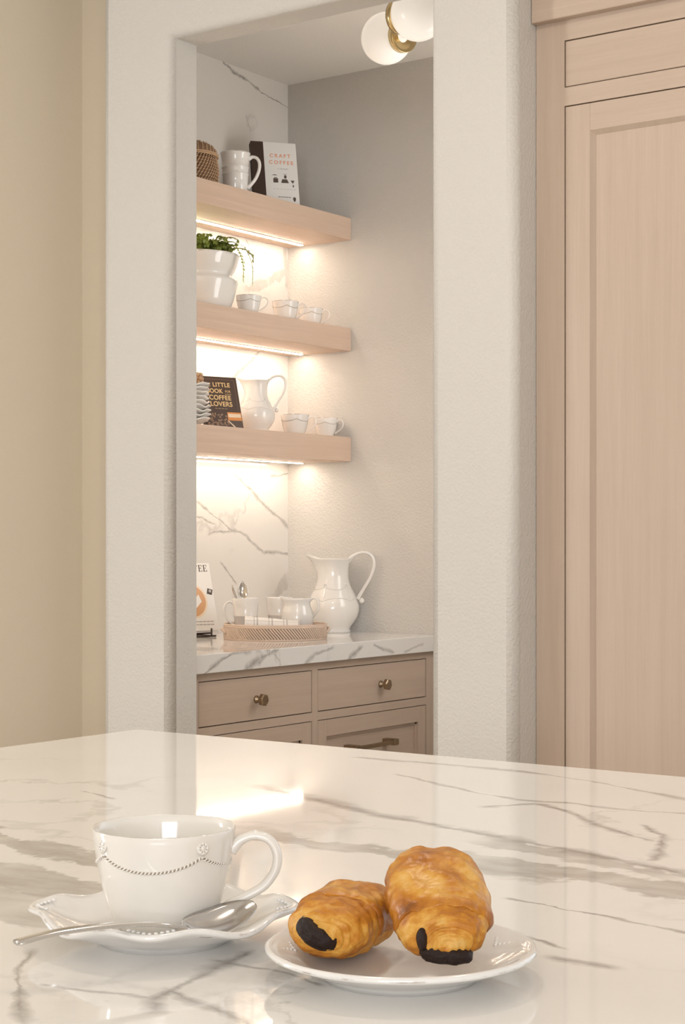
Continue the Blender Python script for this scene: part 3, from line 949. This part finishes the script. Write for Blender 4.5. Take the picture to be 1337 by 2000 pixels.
# ------------------------------------------------------------------ pitchers
PIT = [(0, .004), (.046, .004), (.049, 0), (.0535, 0), (.0545, .006), (.0515, .010), (.056, .019), (.0675, .034), (.0765, .050), (.0812, .068), (.0805, .084), (.0757, .099), (.0690, .116), (.0600, .133), (.0525, .150), (.0485, .168), (.0478, .184),
       (.0488, .200), (.0515, .213), (.0555, .222), (.0580, .2255), (.0576, .2275), (.0556, .2272), (.0520, .219), (.047, .205), (.0450, .185), (.047, .160), (.056, .135), (.070, .105), (.076, .075), (.068, .045), (.050, .022), (0, .014)]
def pit_r(z):
    P = PIT[4:21]
    for a, b in zip(P, P[1:]):
        if a[1] <= z <= b[1]: return a[0] + (b[0] - a[0]) * (z - a[1]) / (b[1] - a[1])
    return .05
def pitcher(name, label, cat, loc, ang, sxy, sz, relief=True, handle=True, group=None, swell=1.0):
    t = thing(name, label, cat, loc, ang, group)
    def warp(th, r, z, i):
        k = max(0, (z - .165) / .0625)
        a = (th - pi + pi) % (2 * pi) - pi          # spout at theta = pi
        a = abs(abs(th % (2 * pi)) - pi)
        lobe = exp(-(a / .42)**2)
        hl = exp(-((pi - a) / .5)**2)
        rr = r * (1 + .55 * lobe * k**1.6 - .06 * k * (1 - lobe) * (1 - hl))
        zz = z + k**2 * (.0165 * lobe + .003 * hl)
        return rr, zz
    lathe('body', PIT, M['glaze'], t, 96, warp=warp, wear=(20,) if name != 'pitcher' else ())
    arc_handle('handle', [(.047, .219), (.0605, .234), (.083, .2455), (.1065, .2455), (.1225, .233), (.128, .213), (.1245, .191), (.1126, .163), (.0966, .138), (.085, .118), (.0755, .103)], .0150, .0105, M['glaze'], t, 6, 14)
    V, Fc = [], []
    blob_data(V, Fc, (.0890, 0, .0985), (Vector((.0088, 0, 0)), Vector((0, .0085, 0)), Vector((0, 0, .0088))), 14, 10)
    mesh_obj('handle_curl', V, Fc, M['glaze'], t, True)
    if relief:
        V, Fc = [], []
        for zc, sag, ph0 in ((.141, .008, .62), (.098, -.010, .62)):
            path = []
            for i in range(121):
                ph = 2 * pi * i / 120
                u = ((ph - ph0) / (pi / 2.5)) % 1.0
                z = zc - sag * (1 - (2 * u - 1)**2)
                r = pit_r(z) + .0002
                path.append((r * cos(ph), r * sin(ph), z))
            tube_data(path, .0014, 6, None, V, Fc)
        for k in range(5):
            ph = .62 + k * pi / 2.5
            path = [((pit_r(z) + .0002) * cos(ph + .05 * sin((z - .1) * 60)), (pit_r(z) + .0002) * sin(ph + .05 * sin((z - .1) * 60)), z) for z in [.098 + .043 * i / 12 for i in range(13)]]
            tube_data(path, .0012, 6, None, V, Fc)
            for j in range(5):
                a = 2 * pi * j / 5
                z = .146 + .004 * sin(a); pp = ph + .07 * cos(a)
                r = pit_r(z)
                blob_data(V, Fc, (r * cos(pp), r * sin(pp), z), (Vector((.0028, 0, 0)), Vector((0, .0028, 0)), Vector((0, 0, .0028))), 8, 5)
        mesh_obj('garland_relief', V, Fc, M['glaze'], t, True)
    t.scale = (sxy, sxy, sz)
    return t
pitcher('pitcher', 'large white pitcher with looped handle on the pantry worktop, behind the tray', 'pitcher', (-3.045, 4.226, .92), HANG - .12, 1.0, 1.0)
pitcher('pitcher', 'white jug behind the dark book on the lowest shelf', 'pitcher', (-3.155, 3.982, 1.5265), HANG - .1, .70, .70)
def creamer():
    t = thing('creamer', 'small round white creamer standing on the woven tray', 'pitcher', (-2.9307, 3.891, TZ), HANG - .3)
    P = [(0, .003), (.026, .003), (.028, 0), (.031, 0), (.0325, .005), (.0385, .016), (.0445, .032), (.0475, .048), (.0468, .062), (.0432, .075), (.0388, .086), (.0372, .094), (.0385, .102), (.0402, .107), (.0398, .1085), (.0385, .1075), (.0355, .095), (.040, .075), (.043, .045), (.030, .012), (0, .009)]
    def warp(th, r, z, i):
        k = max(0, (z - .070) / .0385)
        lobe = exp(-((abs((th % (2 * pi)) - pi)) / .5)**2)
        hl = exp(-((min(th % (2 * pi), 2 * pi - th % (2 * pi))) / .6)**2)
        return r * (1 + .34 * lobe * k**1.5), z + k * k * (.008 * lobe + .004 * hl)
    lathe('body', P, M['glaze'], t, 72, warp=warp, wear=(14,))
    arc_handle('handle', [(.0375, .103), (.047, .1105), (.0575, .108), (.0635, .096), (.062, .078), (.054, .064), (.0445, .056)], .010, .0065, M['glaze'], t, 6, 12)
creamer()

# ------------------------------------------------------------------ woven tray and napkin
def woven_tray():
    t = thing('woven_tray', 'low round pale rattan tray with cups on the pantry worktop', 'tray', (TRAY[0], TRAY[1], .92), HANG)
    R = .146; H = .040
    lathe('base', [(0, .0005), (R - .004, .0005), (R - .003, .006), (0, .006)], M['rattan'], t, 72)
    lathe('inner_wall', [(R - .006, .004), (R - .002, .004), (R - .001, H - .003), (R - .005, H - .003), (R - .006, .004)], M['rattan_dark'], t, 96)
    V, Fc = [], []
    n = 108
    for k in range(n):
        a = 2 * pi * k / n
        path = []
        for i in range(6):
            z = .003 + (H - .006) * i / 5
            b = a - .20 * i / 5
            r = R + .0008
            path.append((r * cos(b), r * sin(b), z))
        tube_data(path, .0027, 6, None, V, Fc)
    w = mesh_obj('weave', V, Fc, M['rattan'], t, True); w['kind'] = 'stuff'
    for z, r in ((.0025, .0030), (H - .002, .0036), (H + .0025, .0030)):
        path = [((R + .0004) * cos(2 * pi * i / 96), (R + .0004) * sin(2 * pi * i / 96), z) for i in range(97)]
        tube('rim_coil', path, r, M['rattan'], t, 8)
    for s in (.12, pi + .12):
        path = []
        for i in range(15):
            u = i / 14 * 2 - 1
            a = s + u * .26
            r = R + .003 + .0065 * (1 - u * u)
            path.append((r * cos(a), r * sin(a), H * .45 + .012 * (1 - u * u)))
        tube('side_handle', path, .0042, M['rattan'], t, 8)
woven_tray()
def napkin():
    a, b = Vector((-3.003, 3.741, .95)), Vector((-2.889, 3.835, .95))
    # lies along the front of the tray, one end raised on the rim
    d = (b - a); L = d.length; mid = (a + b) / 2
    t = thing('napkin', 'rolled striped linen napkin along the front of the woven tray', 'napkin', (mid.x, mid.y, .927))
    t.rotation_euler = (0, 0, atan2(d.y, d.x))
    V, Fc = [], []
    nu, turns = 30, 2.6
    ns = 84
    def roll(th, off):
        r = .0065 + .0155 * (th / (2 * pi * turns)) + off
        return r
    for lay in (0, 1):
        for i in range(nu + 1):
            u = i / nu
            x = (u - .5) * L * 1.05
            sw = 1.06 + .20 * (1 - u)
            for j in range(ns + 1):
                th = 2 * pi * turns * j / ns
                r = roll(th, .0008 if lay == 0 else -.0008) * sw + .0006 * noise.noise(Vector((x * 60, th, 1)))
                V.append((x + .002 * sin(th), r * cos(th + .5) * 1.15, .0235 * sw + r * sin(th + .5) * 1.05 + .006 * (1 - u)))
    m = ns + 1; off = (nu + 1) * m
    for i in range(nu):
        for j in range(ns):
            q = i * m + j
            Fc.append((q, q + m, q + m + 1, q + 1)); Fc.append((off + q, off + q + 1, off + q + m + 1, off + q + m))
        for j in (0, ns):
            q = i * m + j
            Fc.append((q, off + q, off + q + m, q + m))
    for i in (0, nu):
        for j in range(ns):
            q = i * m + j
            Fc.append((q, q + 1, off + q + 1, off + q))
    mesh_obj('cloth', V, Fc, M['linen'], t, True)
napkin()

# ------------------------------------------------------------------ books
def book_base(name, label, loc, yaw, lean, w, h, th, cover, spine_mat, pages=True):
    t = thing(name, label, 'book', (loc[0], loc[1], loc[2] + th * sin(radians(lean)) + .0003), yaw)
    t.rotation_euler = (-radians(lean), 0, yaw)
    box('front_cover', (-w / 2, 0, 0), (w / 2, .0022, h), cover, t, .0006, 1)
    box('back_cover', (-w / 2, th - .0022, 0), (w / 2, th, h), spine_mat, t, .0006, 1)
    box('page_block', (-w / 2 + .003, .0022, .003), (w / 2 - .004, th - .0022, h - .003), M['pages'], t)
    box('spine', (-w / 2 - .0015, .0006, 0), (-w / 2 + .0012, th - .0006, h), spine_mat, t, .0006, 1)
    return t
def flat_shape(name, polys, mat, parent, y=-.0004):
    V, Fc = [], []
    for pts in polys: poly_prism(V, Fc, pts, y, .0004)
    return mesh_obj(name, V, Fc, mat, parent)
def ell(cx, cz, rx, rz, n=20, rot=0.0):
    return [(cx + rx * cos(2 * pi * i / n) * cos(rot) - rz * sin(2 * pi * i / n) * sin(rot), cz + rx * cos(2 * pi * i / n) * sin(rot) + rz * sin(2 * pi * i / n) * cos(rot)) for i in range(n)]
def rect(x0, z0, x1, z1): return [(x0, z0), (x1, z0), (x1, z1), (x0, z1)]
def craft_book():
    w, h = .139, .205
    t = book_base('book', 'white coffee book with dark brown spine strip at the end of the top shelf', (-3.1005, 4.017, 2.2115), radians(51), 16, w, h, .024, M['paper'], M['book_brown'])
    flat_shape('spine_strip', [rect(-w / 2 - .0016, 0, -w / 2 + .037, h)], M['book_brown'], t, -.0005)
    cx = .022
    text('title_lettering', 'CRAFT', .0165, M['coral'], t, (cx - .004, -.0002, h * .755), 1.45, bold=.0003)
    text('title_lettering', 'COFFEE', .0165, M['coral'], t, (cx - .002, -.0002, h * .645), 1.45, bold=.0003)
    text('subtitle_lettering', 'a manual', .0075, M['print_grey'], t, (cx + .002, -.0002, h * .56), 1.2)
    flat_shape('grinder_print', [rect(cx - .030, h * .34, cx - .015, h * .41), rect(cx - .027, h * .415, cx - .018, h * .425), [(cx - .035, h * .455), (cx - .024, h * .475), (cx - .016, h * .455), (cx - .024, h * .46)]], M['print_dark'], t)
    flat_shape('kettle_print', [[(cx - .006, h * .34), (cx + .018, h * .34), (cx + .013, h * .40), (cx - .002, h * .40)], ell(cx + .008, h * .44, .004, .006), rect(cx + .003, h * .48, cx + .013, h * .485)], M['print_dark'], t)
    flat_shape('dripper_print', [[(cx + .024, h * .385), (cx + .036, h * .385), (cx + .031, h * .34), (cx + .029, h * .34)], ell(cx + .031, h * .295, .002, .0045, 10)], M['print_dark'], t)
    flat_shape('subtitle_rule', [rect(cx - .032 + .0105 * k, h * .235, cx - .025 + .0105 * k, h * .239) for k in range(7)], M['print_grey'], t)
    flat_shape('author_rule', [rect(cx - .018 + .008 * k, h * .105, cx - .0115 + .008 * k, h * .114) for k in range(5)], M['print_dark'], t)
    flat_shape('pot_print', [ell(cx + .032, h * .085, .0045, .0065), rect(cx + .0295, h * .045, cx + .0345, h * .065)], M['print_dark'], t)
craft_book()
def little_book():
    w, h = .120, .158
    t = book_base('book', 'small dark brown coffee book with gold lettering on the lowest shelf', (-3.118, 3.794, 1.5265), radians(69), 17, w, h, .02, M['cover_brown'], M['cover_brown'])
    text('title_lettering', 'THE', .0078, M['gold'], t, (-.0375, -.0002, h * .835), 1.0)
    flat_shape('title_rule', [rect(-.046, h * .80, -.030, h * .807)], M['gold'], t); flat_shape('title_rule', [rect(.014, h * .655, .036, h * .662)], M['gold'], t)
    text('title_lettering', 'LITTLE', .0185, M['gold'], t, (.006, -.0002, h * .80), 1.08, bold=.0004)
    text('title_lettering', 'BOOK', .0185, M['gold'], t, (-.0195, -.0002, h * .675), 1.05, bold=.0004)
    text('title_lettering', 'FOR', .0100, M['gold'], t, (.025, -.0002, h * .69), 1.0)
    text('title_lettering', 'COFFEE', .0205, M['gold'], t, (-.004, -.0002, h * .54), 1.05, bold=.0004)
    text('title_lettering', 'LOVERS', .0205, M['gold'], t, (-.003, -.0002, h * .415), 1.05, bold=.0004)
    flat_shape('author_rule', [rect(-.026 + .011 * k, h * .365, -.018 + .011 * k, h * .37) for k in range(4)], M['gold'], t)
    bw = .0012
    flat_shape('cover_border', [rect(-.052, h * .32, -.052 + bw, h * .94), rect(.050, h * .32, .050 + bw, h * .94), rect(-.052, h * .94, .0512, h * .948)], M['print_line'], t)
    rnd = random.Random(4)
    beans, glints = [], []
    for k in range(46):
        x, z = rnd.uniform(-.057, .012), rnd.uniform(.003, h * .26)
        a = rnd.uniform(0, pi)
        beans.append(ell(x, z, .0045, .003, 10, a)); glints.append(ell(x + .0008, z + .001, .0022, .0007, 8, a))
    flat_shape('bean_print', beans, M['print_line'], t, -.0004)
    flat_shape('bean_glint_print', glints, M['print_latte'], t, -.0006)
    flat_shape('cup_print', [[(.012, h * .14), (.058, h * .14), (.058, h * .30), (.012, h * .30)]], M['print_amber'], t, -.0005)
    flat_shape('cup_shadow_print', [[(.018, .002), (.058, .002), (.058, h * .14), (.013, h * .14)]], M['print_dark'], t, -.0005)
    flat_shape('crema_print', [rect(.014, h * .20, .056, h * .27)], M['print_cream'], t, -.0007)
    flat_shape('saucer_print', [[(.010, h * .13), (.014, h * .13), (.034, .002), (.028, .002)]], M['print_cream'], t, -.0007)
little_book()
def recipe_book():
    w, h = .165, .207
    yaw = radians(70)
    t = book_base('book', 'pale coffee book with a latte cup on its cover, on the worktop easel', (-3.2125, 3.766, .9345), yaw, 17, w, h, .010, M['paper'], M['paper'])
    # slab-serif title, last letters show past the wall
    def serif(ch, x0, z0, s):
        wd = s * .62; st = s * .16; th_ = s * .07
        P = []
        if ch == 'E':
            P = [rect(x0 + th_, z0, x0 + th_ + st, z0 + s), rect(x0, z0, x0 + wd, z0 + th_), rect(x0, z0 + s - th_, x0 + wd, z0 + s), rect(x0 + th_, z0 + s * .48, x0 + wd * .75, z0 + s * .48 + th_),
                 rect(x0 + wd - th_, z0, x0 + wd, z0 + s * .28), rect(x0 + wd - th_, z0 + s * .74, x0 + wd, z0 + s), rect(x0 + wd * .7, z0 + s * .36, x0 + wd * .76, z0 + s * .66)]
        if ch == 'F':
            P = [rect(x0 + th_, z0, x0 + th_ + st, z0 + s), rect(x0, z0, x0 + wd * .55, z0 + th_), rect(x0, z0 + s - th_, x0 + wd, z0 + s), rect(x0 + th_, z0 + s * .48, x0 + wd * .75, z0 + s * .48 + th_),
                 rect(x0 + wd - th_, z0 + s * .74, x0 + wd, z0 + s), rect(x0 + wd * .7, z0 + s * .36, x0 + wd * .76, z0 + s * .66)]
        if ch in 'CO':
            n = 24
            for i in range(n):
                a0, a1 = 2 * pi * i / n, 2 * pi * (i + 1) / n
                if ch == 'C' and (a0 < .55 or a1 > 2 * pi - .55): continue
                ro = (wd * .55, s * .5); ri = (wd * .55 - st * .9, s * .5 - th_)
                c = (x0 + wd * .55, z0 + s * .5)
                P.append([(c[0] + ri[0] * cos(a0), c[1] + ri[1] * sin(a0)), (c[0] + ro[0] * cos(a0), c[1] + ro[1] * sin(a0)), (c[0] + ro[0] * cos(a1), c[1] + ro[1] * sin(a1)), (c[0] + ri[0] * cos(a1), c[1] + ri[1] * sin(a1))])
        return P
    s = .0205; x = w / 2 - .0235 - 5 * s * .78
    for ch in 'COFFEE':
        flat_shape('title_lettering', serif(ch, x, h * .875, s), M['print_dark'], t)
        x += s * .78
    flat_shape('quote_mark', [ell(.030, h * .83, .003, .004, 10, .6)], M['print_dark'], t)
    c = (.004, h * .44)
    flat_shape('cup_print', [ell(*c, .054, .054, 40)], M['print_cream'], t, -.0004)
    flat_shape('crema_print', [ell(*c, .048, .048, 40)], M['print_latte'], t, -.0006)
    flat_shape('latte_art_print', [[(c[0] + .004, c[1] - .03), (c[0] + .034, c[1] - .002), (c[0] + .026, c[1] + .02), (c[0] + .006, c[1] + .0)], [(c[0] - .004, c[1] - .03), (c[0] - .034, c[1] - .002), (c[0] - .026, c[1] + .02), (c[0] - .006, c[1] + .0)]], M['paper'], t, -.0008)
    flat_shape('sugar_cube_print', [ell(c[0] + .066, c[1] + .028, .012, .012, 4, .5)], M['iron'], t, -.0006)
    flat_shape('sugar_cube_glint', [ell(c[0] + .067, c[1] + .030, .006, .006, 4, .5)], M['print_grey'], t, -.0008)
    flat_shape('caption_rule', [rect(-.02 + .013 * k, h * (.13 - .045 * j), -.009 + .013 * k, h * (.145 - .045 * j)) for k in range(7) for j in range(2)], M['print_grey'], t, -.0004)
    return t
recipe_book()
def easel():
    yaw = radians(70)
    t = thing('book_easel', 'dark iron easel holding the pale book on the pantry worktop', 'easel', (-3.2125, 3.766, .92), yaw)
    for s in (-1, 1):
        x = .045 * s
        tube('leg', [(x, -.020, .026), (x, -.020, .0035), (x, -.002, .0035), (x, .04, .0035), (x, .075, .0035)], .0028, M['iron'], t, 8)
    tube('front_bar', [(-.06, -.020, .0035), (.06, -.020, .0035)], .0028, M['iron'], t, 8)
    tube('back_post', [(0, .040, .0035), (0, .056, .06), (0, .078, .135)], .0028, M['iron'], t, 8)
    tube('ledge', [(-.055, .004, .0105), (.055, .004, .0105)], .0024, M['iron'], t, 8)
easel()

# ------------------------------------------------------------------ planter with fern
def planter():
    c = (-3.1555, 3.7106, 1.867)
    t = thing('planter', 'white footed ceramic planter holding a fern on the middle shelf', 'planter', c)
    P = [(0, .003), (.080, .003), (.083, 0), (.092, 0), (.095, .004), (.104, .028), (.1125, .060), (.1165, .077), (.1155, .084), (.1030, .0915), (.0985, .096), (.1000, .102), (.1070, .112), (.1140, .127), (.1190, .146), (.1215, .154),
         (.1208, .1565), (.1185, .155), (.112, .130), (.10, .110), (.08, .05), (0, .04)]
    lathe('bowl', P, M['glaze'], t, 80, wear=(15,))
    lathe('soil', [(0, .139), (.10, .136), (.1125, .134)], M['soil'], t, 40)
    f = thing('potted_fern', 'green fern spilling over the rim of the white planter', 'plant', (c[0], c[1], c[2] + .1425))
    rnd = random.Random(11)
    specs = []
    for k in range(110):
        a = rnd.uniform(0, 2 * pi)
        specs.append((a, rnd.uniform(.03, .085), rnd.uniform(.032, .062), rnd.uniform(.0, .014), rnd.uniform(.01, .062)))
    # two long fronds that hang over the rim towards the cups
    specs += [(radians(40), .095, .045, .105, .062), (radians(14), .082, .035, .095, .062), (radians(48), .105, .040, .03, .055)]
    for a, reach, rise, drop, st in specs:
        p0 = Vector((cos(a) * st, sin(a) * st, .0))
        pts = [tuple(p0), tuple(p0 + Vector((cos(a) * reach * .35, sin(a) * reach * .35, rise * .85))), tuple(p0 + Vector((cos(a) * reach * .72, sin(a) * reach * .72, rise))),
               tuple(p0 + Vector((cos(a) * reach, sin(a) * reach, rise - drop * .45 - .004))), tuple(p0 + Vector((cos(a) * reach * 1.02, sin(a) * reach * 1.02, rise - drop - .006)))]
        # keep clear of the marble wall
        pts = [(max(x, XM - c[0] + .012), y, z) for x, y, z in pts]
        path = spline(pts, 6)
        V, Fc = tube_data(path, .0008, 4)
        n = len(path)
        for i in range(3, n):
            p = Vector(path[i]); tg = (Vector(path[min(i + 1, n - 1)]) - Vector(path[i - 1])).normalized()
            sd = tg.cross(Vector((0, 0, 1)))
            if sd.length < .2: sd = Vector((-sin(a), cos(a), 0))
            sd.normalize(); up = sd.cross(tg)
            ln = .016 * (1 - .55 * i / n)
            for s in (-1, 1):
                e = p + sd * s * ln + tg * ln * .35 + up * rnd.uniform(-.003, .002)
                wv = tg * .0038
                b = len(V)
                V += [p + wv * .2, p.lerp(e, .55) + wv + up * .001, e, p.lerp(e, .55) - wv + up * .001]
                Fc.append((b, b + 1, b + 2, b + 3))
        mesh_obj('frond', V, Fc, M['leaf'], f, False)
planter()

# ------------------------------------------------------------------ lidded basket, bowl stack, beads
def basket():
    c = (-3.142, 3.664, 2.2115)
    t = thing('lidded_basket', 'round brown woven basket with a domed lid on the top shelf', 'basket', c)
    def br(z): return .074 + .006 * sin(pi * min(1, z / .085))
    lathe('inner_body', [(0, .001), (.072, .001)] + [(br(z) - .002, z) for z in [.01 * k for k in range(9)]] + [(0, .08)], M['rattan_dark'], t, 64)
    V, Fc = [], []
    rows = 10
    for r in range(rows):
        z = .004 + .078 * r / (rows - 1)
        n = 50
        for k in range(n):
            a = 2 * pi * (k + .5 * (r % 2)) / n
            nr = Vector((cos(a), sin(a), 0)); tg = Vector((-sin(a), cos(a), 0))
            ax = (tg * .75 + Vector((0, 0, .62))).normalized()
            blob_data(V, Fc, nr * br(z) + Vector((0, 0, z)), (ax.cross(nr) * .0023, nr * .0026, ax * .0056), 6, 4)
    w = mesh_obj('weave', V, Fc, M['rattan_tan'], t, True); w['kind'] = 'stuff'
    for z in (.0855, .0905):
        tube('rim_coil', [(.0785 * cos(2 * pi * i / 64), .0785 * sin(2 * pi * i / 64), z) for i in range(65)], .0026, M['rattan_tan'], t, 8)
    def lid(th): return (.076 * cos(th), .092 + .040 * sin(th))
    l = lathe('lid', [lid(k * pi / 2 / 10) for k in range(11)], M['rattan_dark'], t, 64)
    V, Fc = [], []
    for r in range(4):
        th = .16 + .33 * r
        rr, z = lid(th); n = max(8, int(34 * cos(th)))
        for k in range(n):
            a = 2 * pi * (k + .5 * (r % 2)) / n
            nr = Vector((cos(a) * cos(th * .8), sin(a) * cos(th * .8), sin(th))).normalized(); tg = Vector((-sin(a), cos(a), 0))
            ax = nr.cross(tg).normalized()
            blob_data(V, Fc, (rr * cos(a), rr * sin(a), z), (tg * .0019, nr * .0016, ax * .0085), 6, 4)
    w = mesh_obj('lid_weave', V, Fc, M['rattan_tan'], l, True); w['kind'] = 'stuff'
basket()
BOWL_N = 9
def bowl_stack():
    names = ['undermost', 'second from the bottom', 'third from the bottom', 'fourth from the bottom', 'fifth and middle', 'fourth from the top', 'third from the top', 'second from the top', 'topmost']
    src = None
    for k in range(BOWL_N):
        lab = 'scalloped white dish, %s of the stack beside the dark book' % names[k]
        z = 1.5265 + .0122 * k
        if src is None:
            o = saucer_mesh(None, M['glaze'], 'scalloped_dish'); src = o
        else:
            o = src.copy(); COL.objects.link(o)
        o.location = (-3.130, 3.633, z); o.scale = (.74, .74, .98); o.rotation_euler = (0, 0, .35 + .19 * k)
        tag(o, lab, 'dish', 'stack of scalloped white dishes')
    z = 1.5265 + .0122 * (BOWL_N - 1) + .0078
    t = thing('bead_strand', 'coiled strand of beige wooden beads lying on the dish stack', 'beads', (-3.118, 3.643, z))
    bm = bmesh.new(); bmesh.ops.create_uvsphere(bm, u_segments=12, v_segments=8, radius=.0062)
    first = bm_obj('bead', bm, M['rattan_tan'], t, True)
    pos = []
    for ring, (rr, zz, n) in enumerate(((.030, .0063, 15), (.029, .0180, 14), (.028, .0297, 13), (.026, .0410, 12))):
        for k in range(n):
            a = 2 * pi * (k + .5 * (ring % 2)) / n
            pos.append((rr * cos(a), rr * sin(a), zz))
    first.location = pos[0]
    for p in pos[1:]:
        b = first.copy(); COL.objects.link(b); b.location = p
bowl_stack()
